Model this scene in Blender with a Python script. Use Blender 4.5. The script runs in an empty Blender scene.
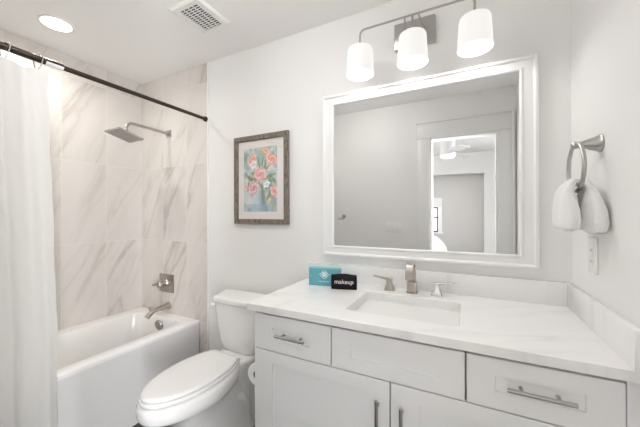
import bpy, bmesh, math, random
from mathutils import Vector, Matrix, noise
random.seed(7)
sc = bpy.context.scene
COL = sc.collection
PI = math.pi

# ------------------------------------------------------------------ camera, world, exposure
CAM = (-0.3899, -1.5703, 1.2983)
cd = bpy.data.cameras.new('camera')
cam = bpy.data.objects.new('camera', cd)
COL.objects.link(cam)
cd.sensor_width = 36.0
cd.lens = 290.55 / 640 * 36.0
cd.clip_start = 0.02
cd.shift_y = -0.334 / 640
cam.matrix_world = (Matrix.Translation(CAM) @ Matrix.Rotation(0.4704, 4, 'Z')
                    @ Matrix.Rotation(PI / 2 + 0.0018, 4, 'X') @ Matrix.Rotation(-0.0023, 4, 'Z'))
sc.camera = cam

w = bpy.data.worlds.new('world')
sc.world = w
w.use_nodes = True
bg = w.node_tree.nodes['Background']
bg.inputs[0].default_value = (0.75, 0.87, 1.0, 1)
bg.inputs[1].default_value = 3.0

vs = sc.view_settings
vs.view_transform = 'Standard'
vs.look = 'None'
vs.gamma = 1.0
vs.exposure = 0.08
vs.use_curve_mapping = False
sc.cycles.max_bounces = 14
sc.cycles.diffuse_bounces = 10
sc.cycles.glossy_bounces = 8
sc.cycles.sample_clamp_indirect = 4.0

# light strengths
P_SCONCE = 2.6      # W of each vanity bulb
P_SHADE = 0.7       # emission of the opal shades
P_TUB = 4.5         # downlight above the tub
P_ROOM_FILL = 20       # added unseen fill lamp on the ceiling (emission)
P_BED_FILL = 56        # bare fill lights added in the bedroom
P_WIN_FILL = 26        # fill light through an added bedroom window
P_WINB = 0.5        # small window seen in the mirror
P_DOOR_FILL = 135       # fill light through an added glazed bedroom door

# ------------------------------------------------------------------ helpers
ORI = {}


class MB:
    """collects geometry in world coordinates and links it as ONE mesh object"""

    def __init__(self):
        self.bm = bmesh.new()

    def face(self, vs):
        try:
            return self.bm.faces.new(vs)
        except ValueError:
            return None

    def loft(self, rings, cap0=True, cap1=True, closed=False, wrap=True):
        R = [[self.bm.verts.new(p) for p in r] for r in rings]
        n = len(R[0])
        m = len(R)
        for i in range(m if closed else m - 1):
            a, b = R[i], R[(i + 1) % m]
            for j in range(n if wrap else n - 1):
                k = (j + 1) % n
                self.face((a[j], a[k], b[k], b[j]))
        if not closed and cap0:
            self.face(R[0][::-1])
        if not closed and cap1:
            self.face(R[-1])
        return self

    def box(self, x0, x1, y0, y1, z0, z1, bev=0.0, seg=2, mat=None):
        t = bmesh.new()
        bmesh.ops.create_cube(t, size=1.0)
        for v in t.verts:
            v.co = Vector((x0 + (v.co.x + .5) * (x1 - x0), y0 + (v.co.y + .5) * (y1 - y0), z0 + (v.co.z + .5) * (z1 - z0)))
        if bev:
            bmesh.ops.bevel(t, geom=list(t.edges), offset=bev, segments=seg, affect='EDGES', profile=.5)
        self.merge(t, mat)
        return self

    def merge(self, t, mat=None):
        if mat is not None:
            bmesh.ops.transform(t, matrix=mat, verts=t.verts)
        d = {v: self.bm.verts.new(v.co) for v in t.verts}
        for f in t.faces:
            self.face([d[v] for v in f.verts])
        t.free()

    def cyl(self, p0, p1, r, n=20, r1=None):
        return self.rev([(r, 0), (r if r1 is None else r1, 1)], p0, p1, n)

    def rev(self, prof, p0, p1, n=24, cap0=True, cap1=True):
        """revolve profile [(radius, t 0..1)] around the axis p0-p1"""
        p0 = Vector(p0); p1 = Vector(p1)
        a = (p1 - p0)
        u = a.normalized().orthogonal().normalized()
        v = a.normalized().cross(u)
        rings = []
        for r, t in prof:
            c = p0 + a * t
            rings.append([c + (u * math.cos(2 * PI * k / n) + v * math.sin(2 * PI * k / n)) * r for k in range(n)])
        return self.loft(rings, cap0, cap1)

    def tube(self, pts, r, n=10, closed=False, radii=None):
        pts = [Vector(p) for p in pts]
        m = len(pts)
        rings = []
        prev = None
        for i, p in enumerate(pts):
            if closed:
                t = (pts[(i + 1) % m] - pts[i - 1]).normalized()
            else:
                t = (pts[min(i + 1, m - 1)] - pts[max(i - 1, 0)]).normalized()
            if prev is None:
                u = t.orthogonal().normalized()
            else:
                u = (prev - t * prev.dot(t)).normalized()
            prev = u
            v = t.cross(u)
            rr = radii[i] if radii else r
            rings.append([p + (u * math.cos(2 * PI * k / n) + v * math.sin(2 * PI * k / n)) * rr for k in range(n)])
        return self.loft(rings, closed=closed)

    def strip(self, pts, wdir, hw, hts):
        """sweep a flat bar along pts: half width hw along wdir, half thickness hts"""
        pts = [Vector(p) for p in pts]
        wdir = Vector(wdir).normalized()
        m = len(pts)
        rings = []
        for i, p in enumerate(pts):
            t = (pts[min(i + 1, m - 1)] - pts[max(i - 1, 0)]).normalized()
            nrm = t.cross(wdir).normalized()
            a = hw[i] if isinstance(hw, list) else hw
            h = hts[i] if isinstance(hts, list) else hts
            c = min(h, a) * .35
            rings.append([p + wdir * x + nrm * y for x, y in
                          ((-a + c, -h), (a - c, -h), (a, -h + c), (a, h - c), (a - c, h), (-a + c, h), (-a, h - c), (-a, -h + c))])
        return self.loft(rings)

    def build(self, name, mat, parent=None, origin=None, angle=38, sub=0, kind=None, label=None):
        bm = self.bm
        bmesh.ops.recalc_face_normals(bm, faces=bm.faces)
        o0 = ORI[parent] if parent is not None else Vector(origin if origin is not None else (0, 0, 0))
        if o0.length:
            bmesh.ops.translate(bm, vec=-o0, verts=bm.verts)
        me = bpy.data.meshes.new(name)
        bm.to_mesh(me)
        bm.free()
        me.materials.append(mat)
        for p in me.polygons:
            p.use_smooth = True
        if not sub:
            me.set_sharp_from_angle(angle=math.radians(angle))
        o = bpy.data.objects.new(name, me)
        COL.objects.link(o)
        if parent is not None:
            o.parent = parent
        else:
            o.location = o0
        ORI[o] = o0
        if sub:
            s = o.modifiers.new('subdivision', 'SUBSURF')
            s.levels = sub
            s.render_levels = sub
        if kind:
            o['kind'] = kind
        if label:
            o['label'] = label
        return o


def thing(name, loc, label, cat, group=None):
    o = bpy.data.objects.new(name, None)
    o.empty_display_size = .05
    COL.objects.link(o)
    o.location = loc
    ORI[o] = Vector(loc)
    return tag(o, label, cat, group)


def tag(o, label, cat, group=None):
    o['label'] = label
    o['category'] = cat
    if group:
        o['group'] = group
    return o


def copy_tree(o, parent=None, shift=None):
    c = o.copy()
    COL.objects.link(c)
    if parent is not None:
        c.parent = parent
    if shift is not None:
        c.location = Vector(o.location) + Vector(shift)
    ORI[c] = ORI[o] + (Vector(shift) if shift is not None else Vector())
    for ch in [x for x in bpy.data.objects if x.parent == o]:
        copy_tree(ch, c)
    return c


def rrect(x0, x1, y0, y1, r, z, n=5):
    """rounded rectangle ring in plan"""
    pts = []
    for cx, cy, a0 in ((x1 - r, y1 - r, 0), (x0 + r, y1 - r, PI / 2), (x0 + r, y0 + r, PI), (x1 - r, y0 + r, 1.5 * PI)):
        for k in range(n + 1):
            a = a0 + PI / 2 * k / n
            pts.append(Vector((cx + r * math.cos(a), cy + r * math.sin(a), z)))
    return pts


def rpoly(pts, rad, z, n=6):
    """polygon in plan with rounded corners"""
    out = []
    m = len(pts)
    for i in range(m):
        p = Vector(pts[i] + (0,)); a = Vector(pts[i - 1] + (0,)); b = Vector(pts[(i + 1) % m] + (0,))
        r = rad[i] if isinstance(rad, (list, tuple)) else rad
        da = (a - p).normalized() * r
        db = (b - p).normalized() * r
        for k in range(n + 1):
            t = k / n
            q = (p + da) * (1 - t) ** 2 + p * 2 * t * (1 - t) + (p + db) * t * t
            out.append(Vector((q.x, q.y, z)))
    return out


def scale_ring(r, s, z, c=None, sy=None):
    if c is None:
        c = sum(r, Vector()) / len(r)
    return [Vector((c.x + (p.x - c.x) * s, c.y + (p.y - c.y) * (sy or s), z)) for p in r]


def offset_ring(r, d, z):
    """move a plan ring outwards by d"""
    c = sum(r, Vector()) / len(r)
    xs = [p.x for p in r]; ys = [p.y for p in r]
    sx = 1 + 2 * d / (max(xs) - min(xs)); sy = 1 + 2 * d / (max(ys) - min(ys))
    cx = (max(xs) + min(xs)) / 2; cy = (max(ys) + min(ys)) / 2
    return [Vector((cx + (p.x - cx) * sx, cy + (p.y - cy) * sy, z)) for p in r]


def text_bm(body, size, shear=0.0):
    cu = bpy.data.curves.new('text', 'FONT')
    cu.body = body
    cu.size = size
    cu.shear = shear
    cu.align_x = 'CENTER'
    cu.align_y = 'CENTER'
    cu.extrude = .0004
    cu.offset = size * .004
    ob = bpy.data.objects.new('text', cu)
    COL.objects.link(ob)
    dg = bpy.context.evaluated_depsgraph_get()
    me = bpy.data.meshes.new_from_object(ob.evaluated_get(dg))
    bpy.data.objects.remove(ob)
    t = bmesh.new()
    t.from_mesh(me)
    return t


# ------------------------------------------------------------------ materials
def mat(name, col, rough=.5, metal=0.0, spec=.5, emit=None, estr=0.0, coat=0.0, sheen=0.0):
    m = bpy.data.materials.new(name)
    m.use_nodes = True
    b = m.node_tree.nodes['Principled BSDF']
    b.inputs['Base Color'].default_value = (*col, 1)
    b.inputs['Roughness'].default_value = rough
    b.inputs['Metallic'].default_value = metal
    b.inputs['Specular IOR Level'].default_value = spec
    b.inputs['Coat Weight'].default_value = coat
    b.inputs['Sheen Weight'].default_value = sheen
    if emit:
        b.inputs['Emission Color'].default_value = (*emit, 1)
        b.inputs['Emission Strength'].default_value = estr
    return m


def nd(m, typ, **kw):
    n = m.node_tree.nodes.new(typ)
    for k, v in kw.items():
        setattr(n, k, v)
    return n


def lk(m, a, ao, b, bi):
    m.node_tree.links.new(a.outputs[ao], b.inputs[bi])


def bump(m, scale, strength, dist=.002, detail=4):
    t = nd(m, 'ShaderNodeTexCoord')
    n = nd(m, 'ShaderNodeTexNoise')
    n.inputs['Scale'].default_value = scale
    n.inputs['Detail'].default_value = detail
    bp = nd(m, 'ShaderNodeBump')
    bp.inputs['Strength'].default_value = strength
    bp.inputs['Distance'].default_value = dist
    lk(m, t, 'Object', n, 'Vector')
    lk(m, n, 'Fac', bp, 'Height')
    lk(m, bp, 'Normal', m.node_tree.nodes['Principled BSDF'], 'Normal')
    return m


def mth(m, op, a, b=None, v=None):
    n = nd(m, 'ShaderNodeMath', operation=op)
    m.node_tree.links.new(a, n.inputs[0])
    if b is not None:
        m.node_tree.links.new(b, n.inputs[1])
    elif v is not None:
        n.inputs[1].default_value = v
    return n.outputs[0]


def marble(name, axis, off, base, vein, tint, tile=True, rough=.18, scale=1.0, amount=.62, power=11.0, angle=64):
    """veined stone; axis 'x' = surface faces x (uses y,z), 'y' = uses x,z, 'z' = uses x,y"""
    m = mat(name, base, rough)
    b = m.node_tree.nodes['Principled BSDF']
    tc = nd(m, 'ShaderNodeTexCoord')
    sep = nd(m, 'ShaderNodeSeparateXYZ')
    lk(m, tc, 'Object', sep, 0)
    cmb = nd(m, 'ShaderNodeCombineXYZ')
    a1, a2 = {'x': ('Y', 'Z'), 'y': ('X', 'Z'), 'z': ('X', 'Y')}[axis]
    lk(m, sep, a1, cmb, 0)
    lk(m, sep, a2, cmb, 1)
    mp = nd(m, 'ShaderNodeMapping')
    mp.inputs['Location'].default_value = (off[0], off[1], 0)
    lk(m, cmb, 0, mp, 'Vector')
    rnd = None
    if tile:
        br = nd(m, 'ShaderNodeTexBrick')
        br.offset = 0.0
        br.squash = 1.0
        br.inputs['Scale'].default_value = 1.0
        br.inputs['Brick Width'].default_value = TW
        br.inputs['Row Height'].default_value = TH
        br.inputs['Mortar Size'].default_value = .0013
        br.inputs['Mortar Smooth'].default_value = .1
        br.inputs['Color1'].default_value = (0, 0, 0, 1)
        br.inputs['Color2'].default_value = (1, 1, 1, 1)
        lk(m, mp, 0, br, 'Vector')
        rnd = br
    rot = nd(m, 'ShaderNodeMapping', vector_type='POINT')
    rot.inputs['Rotation'].default_value = (0, 0, -math.radians(angle))
    lk(m, mp, 0, rot, 'Vector')
    st = nd(m, 'ShaderNodeMapping')
    st.inputs['Scale'].default_value = (.85 * scale, 4.4 * scale, 1)
    lk(m, rot, 0, st, 'Vector')

    def nz(sc_, det, dist, seed):
        n = nd(m, 'ShaderNodeTexNoise', noise_dimensions='4D')
        n.inputs['Scale'].default_value = sc_
        n.inputs['Detail'].default_value = det
        n.inputs['Distortion'].default_value = dist
        lk(m, st, 0, n, 'Vector')
        if rnd:
            q = mth(m, 'MULTIPLY', rnd.outputs['Color'], v=41.0)
            q = mth(m, 'ADD', q, v=seed)
            m.node_tree.links.new(q, n.inputs['W'])
        else:
            n.inputs['W'].default_value = seed
        return n.outputs['Fac']

    def ridged(f, p):
        f = mth(m, 'SUBTRACT', f, v=.5)
        f = mth(m, 'ABSOLUTE', f)
        f = mth(m, 'MULTIPLY', f, v=2.0)
        n = nd(m, 'ShaderNodeMath', operation='SUBTRACT')
        n.inputs[0].default_value = 1.0
        m.node_tree.links.new(f, n.inputs[1])
        return mth(m, 'POWER', n.outputs[0], v=p)
    v1 = ridged(nz(.85, 5, .35, 1.3), power * 2.2)
    v2 = ridged(nz(2.1, 6, .5, 7.7), power * 1.6)
    msk = nz(.7, 2, 0, 4.1)
    msk = mth(m, 'SUBTRACT', msk, v=.40)
    msk = mth(m, 'MULTIPLY', msk, v=4.5)
    cl = nd(m, 'ShaderNodeClamp')
    m.node_tree.links.new(msk, cl.inputs[0])
    v2 = mth(m, 'MULTIPLY', v2, cl.outputs[0])
    v2 = mth(m, 'MULTIPLY', v2, v=.35)
    vv = mth(m, 'MAXIMUM', mth(m, 'MULTIPLY', v1, cl.outputs[0]), v2)
    vv = mth(m, 'MULTIPLY', vv, v=amount)
    mix0 = nd(m, 'ShaderNodeMix', data_type='RGBA')
    mix0.inputs[6].default_value = (*base, 1)
    mix0.inputs[7].default_value = (*tint, 1)
    m.node_tree.links.new(nz(.8, 3, 0, 11.0), mix0.inputs[0])
    mix = nd(m, 'ShaderNodeMix', data_type='RGBA')
    m.node_tree.links.new(vv, mix.inputs[0])
    lk(m, mix0, 2, mix, 6)
    mix.inputs[7].default_value = (*vein, 1)
    last = mix
    if tile:
        mj = nd(m, 'ShaderNodeMix', data_type='RGBA')
        lk(m, rnd, 'Fac', mj, 0)
        lk(m, mix, 2, mj, 6)
        mj.inputs[7].default_value = (.79, .76, .73, 1)
        last = mj
        bp = nd(m, 'ShaderNodeBump')
        bp.invert = True
        bp.inputs['Strength'].default_value = .35
        bp.inputs['Distance'].default_value = .001
        lk(m, rnd, 'Fac', bp, 'Height')
        lk(m, bp, 'Normal', b, 'Normal')
    lk(m, last, 2, b, 'Base Color')
    return m


TW, TH = .2865, .6055
XL, XR, CEIL = -2.940, 0.0, 2.439          # left wall, right wall, ceiling
YF = -1.55                                   # wall with the door
XTILE, XT, ZT = -2.136, -2.221, .489         # tile edge, tub front, tub rim
M = {}
M['wall'] = bump(mat('wall_paint', (.82, .817, .811), .55, spec=.3), 180, .06)
M['ceiling'] = mat('ceiling_paint', (.93, .928, .925), .8, spec=.2)
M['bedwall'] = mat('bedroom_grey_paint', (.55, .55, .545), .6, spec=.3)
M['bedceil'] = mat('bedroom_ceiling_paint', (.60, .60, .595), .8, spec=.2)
M['trim'] = mat('trim_paint', (.81, .81, .803), .3)
M['cab'] = mat('cabinet_paint', (.85, .853, .856), .35)
M['porc'] = mat('porcelain', (.82, .816, .808), .08, coat=.3)
M['acryl'] = mat('tub_acrylic', (.88, .872, .865), .14, coat=.2)
M['plastic'] = mat('white_plastic', (.85, .85, .84), .3)
M['steel'] = mat('brushed_nickel', (.47, .455, .44), .3, 1.0)
M['nickel_warm'] = mat('brushed_nickel_warm', (.48, .435, .395), .3, 1.0)
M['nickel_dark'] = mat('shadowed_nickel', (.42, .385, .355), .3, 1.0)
M['nickel_lit'] = mat('lit_nickel', (.66, .66, .65), .22, 1.0)  # lighter copy of the nickel, paints the light on the right handle
M['chrome'] = mat('chrome', (.78, .78, .78), .07, 1.0)
M['bronze'] = mat('oil_bronze', (.055, .042, .034), .35, .7)
M['rubber'] = mat('black_rubber', (.02, .02, .02), .6)
M['mirror'] = mat('mirror_silver', (.80, .803, .80), .0, 1.0)
M['dark'] = mat('dark_gap', (.03, .03, .03), .8)
M['tile_left'] = marble('marble_tile_left', 'x', (TW * 20, TH * 2 - .475, 0), (.725, .692, .660), (.40, .36, .32), (.67, .637, .607))
M['tile_back'] = marble('marble_tile_back', 'y', (TW * 20 + 2.940, TH * 2 - .475, 0), (.725, .692, .660), (.40, .36, .32), (.67, .637, .607))
M['quartz'] = marble('white_quartz', 'z', (3.3, 1.2, 0), (.87, .865, .86), (.62, .61, .60), (.85, .845, .84), tile=False, rough=.14,
                     scale=1.5, amount=.45, power=12, angle=25)
M['floor'] = mat('dark_floor_tile', (.05, .045, .042), .4)
M['towel'] = bump(mat('white_terry', (.92, .92, .915), .95, spec=.1, sheen=.4), 420, .9, .004, 3)
M['tissue'] = bump(mat('toilet_tissue', (.86, .86, .85), .95, spec=.1), 260, .5, .002)
M['card'] = mat('cardboard', (.45, .36, .27), .9)
M['teal'] = mat('teal_card', (.12, .38, .45), .4)
M['tealtop'] = mat('pale_teal_card', (.30, .55, .60), .4)
M['white_ink'] = mat('white_ink', (.9, .9, .9), .5)
M['blackcloth'] = bump(mat('black_cloth', (.012, .011, .013), .85, spec=.2), 500, .5, .002)
M['pink_ink'] = mat('silver_thread', (.80, .74, .76), .6)
M['opal'] = mat('opal_glass', (.25, .25, .25), .25, emit=(1, .975, .94), estr=P_SHADE)
M['bulb'] = mat('lamp_diffuser', (.9, .9, .9), .4, emit=(1, .975, .94), estr=3.0)
M['fill_lamp'] = mat('fill_lamp_glass', (.8, .8, .8), .3, emit=(1, .985, .965), estr=P_ROOM_FILL)  # glowing glass of the added ceiling lamp
M['fanlamp'] = mat('fan_lamp', (.9, .9, .9), .4, emit=(1, .98, .95), estr=1.3)
M['canlens'] = mat('downlight_lens', (.9, .9, .9), .4, emit=(1, .97, .93), estr=6)
M['bedfloor'] = mat('bedroom_oak_floor', (.42, .34, .27), .4)
M['glass'] = mat('window_glass', (1, 1, 1), 0.0)
_g = M['glass'].node_tree.nodes['Principled BSDF']
_g.inputs['Transmission Weight'].default_value = 1.0
_g.inputs['IOR'].default_value = 1.05
M['blackframe'] = mat('black_window_bar', (.02, .02, .022), .4)
M['chair'] = bump(mat('white_upholstery', (.8, .79, .78), .9, spec=.1), 300, .3)
M['grey'] = mat('grey_fabric', (.12, .12, .125), .9)
M['fangrey'] = mat('fan_housing', (.42, .42, .42), .5)

# wood of the picture frame
m = mat('weathered_wood', (.2, .17, .14), .6)
tc = nd(m, 'ShaderNodeTexCoord'); mp = nd(m, 'ShaderNodeMapping'); n = nd(m, 'ShaderNodeTexNoise'); cr = nd(m, 'ShaderNodeValToRGB')
mp.inputs['Scale'].default_value = (40, 40, 9)
n.inputs['Scale'].default_value = 3.0
n.inputs['Detail'].default_value = 6
cr.color_ramp.elements[0].position = .32; cr.color_ramp.elements[0].color = (.085, .068, .052, 1)
cr.color_ramp.elements[1].position = .7; cr.color_ramp.elements[1].color = (.27, .24, .20, 1)
lk(m, tc, 'Object', mp, 0); lk(m, mp, 0, n, 'Vector'); lk(m, n, 'Fac', cr, 0); lk(m, cr, 0, m.node_tree.nodes['Principled BSDF'], 'Base Color')
M['wood'] = m

# woven curtain cloth
m = mat('curtain_cloth', (.84, .835, .82), .9, spec=.1, sheen=.2)
tc = nd(m, 'ShaderNodeTexCoord'); bp = nd(m, 'ShaderNodeBump')
hs = []
for sca in ((1, 60, 420), (1, 420, 60)):
    mp = nd(m, 'ShaderNodeMapping'); n = nd(m, 'ShaderNodeTexNoise')
    mp.inputs['Scale'].default_value = sca
    n.inputs['Scale'].default_value = 1.0
    n.inputs['Detail'].default_value = 2
    lk(m, tc, 'UV', mp, 0) if False else lk(m, tc, 'Object', mp, 0)
    lk(m, mp, 0, n, 'Vector')
    hs.append(n.outputs['Fac'])
h = mth(m, 'ADD', hs[0], hs[1])
m.node_tree.links.new(h, bp.inputs['Height'])
bp.inputs['Strength'].default_value = .5
bp.inputs['Distance'].default_value = .003
bb = m.node_tree.nodes['Principled BSDF']
lk(m, bp, 'Normal', bb, 'Normal')
tl = nd(m, 'ShaderNodeBsdfTranslucent'); mx = nd(m, 'ShaderNodeMixShader')
tl.inputs['Color'].default_value = (.86, .855, .84, 1)
mx.inputs[0].default_value = .3
lk(m, bb, 'BSDF', mx, 1); lk(m, tl, 'BSDF', mx, 2)
lk(m, mx, 'Shader', [q for q in m.node_tree.nodes if q.type == 'OUTPUT_MATERIAL'][0], 'Surface')
M['curtain'] = m

# print: colours stored per point
m = mat('watercolour_print', (.5, .5, .5), .35)
at = nd(m, 'ShaderNodeAttribute'); at.attribute_name = 'paint'
lk(m, at, 'Color', m.node_tree.nodes['Principled BSDF'], 'Base Color')
M['print'] = m
M['mat'] = mat('picture_mat', (.83, .79, .78), .6)
# clear pane
m = bpy.data.materials.new('picture_glazing'); m.use_nodes = True
M['clear'] = m
nt = m.node_tree; nt.nodes.clear()
o_ = nt.nodes.new('ShaderNodeOutputMaterial'); tr = nt.nodes.new('ShaderNodeBsdfTransparent'); gl = nt.nodes.new('ShaderNodeBsdfGlossy'); mx = nt.nodes.new('ShaderNodeMixShader')
gl.inputs['Roughness'].default_value = .02
mx.inputs[0].default_value = .035
nt.links.new(tr.outputs[0], mx.inputs[1]); nt.links.new(gl.outputs[0], mx.inputs[2]); nt.links.new(mx.outputs[0], o_.inputs[0])


def struct(name, mb, m_, parent=None, **k):
    return mb.build(name, m_, parent, kind='structure', **k)


# ------------------------------------------------------------------ room shell
# door opening in the wall behind the camera
DX0, DX1, DZ = -.725, -.143, 2.055
WT = .115
struct('floor', MB().box(XL - .1, XR + .1, YF - .05, .1, -.1, 0), M['floor'])
struct('ceiling', MB().box(XL - .1, XR + .1, YF - WT, .1, CEIL, CEIL + .1), M['ceiling'])
wb = struct('wall_back', MB().box(XL - .1, XR + .1, 0, .1, 0, CEIL), M['wall'])
struct('tile_panel', MB().box(XL, XTILE, -.004, .002, ZT - .002, CEIL).box(XT + .001, XTILE, -.004, .002, 0, ZT - .002), M['tile_back'], wb)
struct('trim_1', MB().box(XTILE, XTILE + .009, -.009, .002, 0, CEIL, .001), M['trim'], wb, label='white tile edge trim')
struct('wall_left', MB().box(XL - .1, XL, YF - WT, 0, 0, CEIL), M['tile_left'])
struct('wall_right', MB().box(XR, XR + .1, YF - WT, 0, 0, CEIL), M['wall'])
struct('wall_front', MB().box(XL, DX0, YF - WT, YF, 0, CEIL).box(DX1, XR, YF - WT, YF, 0, CEIL).box(DX0, DX1, YF - WT, YF, DZ, CEIL), M['wall'])
struct('baseboard_back', MB().box(XTILE + .01, -1.25, -.014, 0, 0, .13, .003), M['trim'])
# door casing: side casings, head casing with cap, jambs
cs = MB()
cs.box(DX0 - .115, DX0, YF, YF + .018, 0, DZ, .002)
cs.box(DX1, DX1 + .105, YF, YF + .018, 0, DZ, .002)
cs.box(DX1 + .105, DX1 + .128, YF, YF + .030, 0, 2.20, .003)
cs.box(DX0 - .120, DX1 + .105, YF, YF + .021, DZ, 2.20, .002)
cs.box(DX0 - .128, DX1 + .105, YF, YF + .032, 2.20, 2.215, .002)
cs.box(DX0 - .125, DX1 + .105, YF, YF + .027, DZ - .002, DZ + .010, .002)
struct('trim_2', cs, M['trim'])
jb = MB()
jb.box(DX0, DX0 + .016, YF - WT, YF + .004, 0, DZ)
jb.box(DX1 - .016, DX1, YF - WT, YF + .004, 0, DZ)
jb.box(DX0 + .016, DX1 - .016, YF - WT, YF + .004, DZ - .016, DZ)
struct('trim_3', jb, M['trim'])

# bedroom beyond the door, seen only in the mirror
BY = YF - WT
struct('floor_bedroom', MB().box(-2.6, 1.6, -5.3, YF - .05, -.1, 0), M['bedfloor'])
struct('ceiling_bedroom', MB().box(-2.6, 1.6, -5.3, BY, CEIL, CEIL + .1), M['bedceil'])
struct('wall_bedroom_left', MB().box(-2.7, -2.6, -5.3, BY, 0, CEIL), M['bedwall'])
struct('wall_bedroom_right', MB().box(1.6, 1.7, -5.3, -3.5, 0, CEIL).box(1.6, 1.7, -1.95, BY, 0, CEIL).box(1.6, 1.7, -3.5, -1.95, 2.15, CEIL).box(1.6, 1.7, -3.5, -1.95, -.1, .06), M['bedwall'])
struct('wall_bedroom_soffit', MB().box(-2.6, -.12, -4.70, -4.58, 2.05, CEIL).box(-.12, .35, -5.10, -4.58, 0, CEIL).box(1.45, 1.6, -5.10, -4.58, 0, CEIL)
       .box(.35, 1.45, -4.70, -4.58, 0, .80).box(.35, 1.45, -4.70, -4.58, 2.10, CEIL), M['bedwall'])
WX0, WX1, WZ0, WZ1 = -1.60, -.955, .90, 1.43
struct('wall_bedroom_far', MB().box(-2.6, WX0, -5.2, -5.1, 0, CEIL).box(WX1, -.12, -5.2, -5.1, 0, CEIL)
       .box(WX0, WX1, -5.2, -5.1, 0, WZ0).box(WX0, WX1, -5.2, -5.1, WZ1, CEIL), M['bedwall'])
struct('wall_bedroom_near', MB().box(-2.6, XL + .34, BY - .02, BY, 0, CEIL).box(.1, 1.6, BY - .02, BY, 0, CEIL), M['bedwall'])
wf = MB()
for a, b_, c, d in ((WX0 - .09, WX1 + .09, WZ1, WZ1 + .20), (WX0 - .11, WX1 + .11, WZ0 - .03, WZ0), (WX0 - .09, WX0, WZ0, WZ1), (WX1, WX1 + .09, WZ0, WZ1)):
    wf.box(a, b_, -5.1, -5.075, c, d, .002)
win = struct('window_1', wf, M['trim'])
wm = MB()
for x in (WX0, WX0 + .2, WX0 + .41, WX1 - .028):
    wm.box(x, x + .028, -5.16, -5.13, WZ0, WZ1)
for z in (WZ0, WZ0 + .30, WZ1 - .028):
    wm.box(WX0, WX1, -5.16, -5.13, z, z + .028)
struct('window_bars', wm, M['blackframe'], win)
struct('window_pane', MB().box(WX0, WX1, -5.147, -5.143, WZ0, WZ1), M['glass'], win)

wf = MB()
for a, b_, c, d in ((.26, 1.54, 2.10, 2.25), (.24, 1.56, .77, .80), (.26, .35, .80, 2.10), (1.45, 1.54, .80, 2.10)):
    wf.box(a, b_, -4.58, -4.555, c, d, .002)
fill_win = struct('fill_window_2', wf, M['trim'])  # unseen window added so fill light reaches the doorway
wm = MB()
for x in (.35, .886, 1.422):
    wm.box(x, x + .028, -4.66, -4.63, .80, 2.10)
for z in (.80, 1.436, 2.072):
    wm.box(.35, 1.45, -4.66, -4.63, z, z + .028)
struct('window_bars', wm, M['blackframe'], fill_win)
for nm_, (x, y, z, sx, sy, k_) in {'a': (.9, -4.75, 1.45, 1.1, 1.3, P_WIN_FILL), 'b': (-1.28, -5.2, 1.16, .64, .52, P_WINB)}.items():  # first is fill at the added window, second the window in the mirror
    ld = bpy.data.lights.new('daylight_and_fill', 'AREA')
    ld.shape = 'RECTANGLE'
    ld.size = sx
    ld.size_y = sy
    ld.energy = k_
    ld.color = (.95, .98, 1.0) if nm_ == 'a' else (.72, .88, 1.0)
    lo = bpy.data.objects.new('daylight_and_fill', ld)
    COL.objects.link(lo)
    lo.location = (x, y, z)
    lo.rotation_euler = (PI / 2, 0, 0)

wm = MB()
for y in (-3.5, -2.755, -2.02):
    wm.box(1.63, 1.67, y, y + .07, .06, 2.15)
for z in (.06, 2.08):
    wm.box(1.63, 1.67, -3.5, -1.95, z, z + .07)
struct('fill_window_3', wm, M['blackframe'])  # unseen glazed door added to let fill light into the bathroom
ld = bpy.data.lights.new('daylight_and_fill', 'AREA')  # fill light behind the added glazed door
ld.shape = 'RECTANGLE'
ld.spread = 1.6
ld.size = 2.05
ld.size_y = 1.5
ld.energy = P_DOOR_FILL
ld.color = (.97, .98, 1.0)
lo = bpy.data.objects.new('daylight_and_fill', ld)
COL.objects.link(lo)
lo.location = (1.74, -2.725, 1.1)
lo.rotation_euler = (0, PI / 2, -.3)

# ------------------------------------------------------------------ bathtub
tub = thing('bathtub', (-2.58, -.775, 0), 'white alcove bathtub with flat apron in the tiled corner', 'bathtub')
y0, y1 = YF + .001, -.005
xl, xr = XL + .001, XT
t = MB()
rings = [rrect(xl, xr, y0, y1, .006, 0),
         rrect(xl, xr, y0, y1, .006, ZT - .034),
         rrect(xl, xr + .002, y0, y1, .006, ZT - .030),
         rrect(xl, xr + .002, y0, y1, .006, ZT - .010),
         rrect(xl, xr - .001, y0, y1 - .001, .008, ZT - .003),
         rrect(xl + .003, xr - .008, y0 + .003, y1 - .004, .010, ZT)]
ix0, ix1, iy0, iy1 = xl + .105, -2.300, -1.43, -.092
for d, z, r in ((-.004, ZT, .10), (-.001, ZT - .001, .10), (.002, ZT - .006, .10), (.009, ZT - .04, .10), (.030, ZT - .16, .11), (.048, ZT - .30, .12), (.065, ZT - .345, .12), (.10, ZT - .368, .12)):
    rings.append(rrect(ix0 + d, ix1 - d * .85, iy0 + d * 1.8, iy1 - d, r, z))
t.loft(rings, True, True)
t.build('tub_body', M['acryl'], tub, angle=30)
ov = MB().rev([(.0, 0), (.040, 0), (.042, .4), (.037, 1), (0, 1)], (-2.548, -.107, .430), (-2.548, -.123, .427), 28)
ov.box(-2.554, -2.542, -.129, -.122, .414, .436, .002)
ov.build('overflow_plate', M['nickel_dark'], tub, label='round nickel overflow plate')
MB().rev([(0, 0), (.032, 0), (.032, .6), (.022, 1), (0, 1)], (-2.575, -.33, ZT - .369), (-2.575, -.33, ZT - .362), 24).build('drain', M['nickel_dark'], tub, label='nickel drain')

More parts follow.
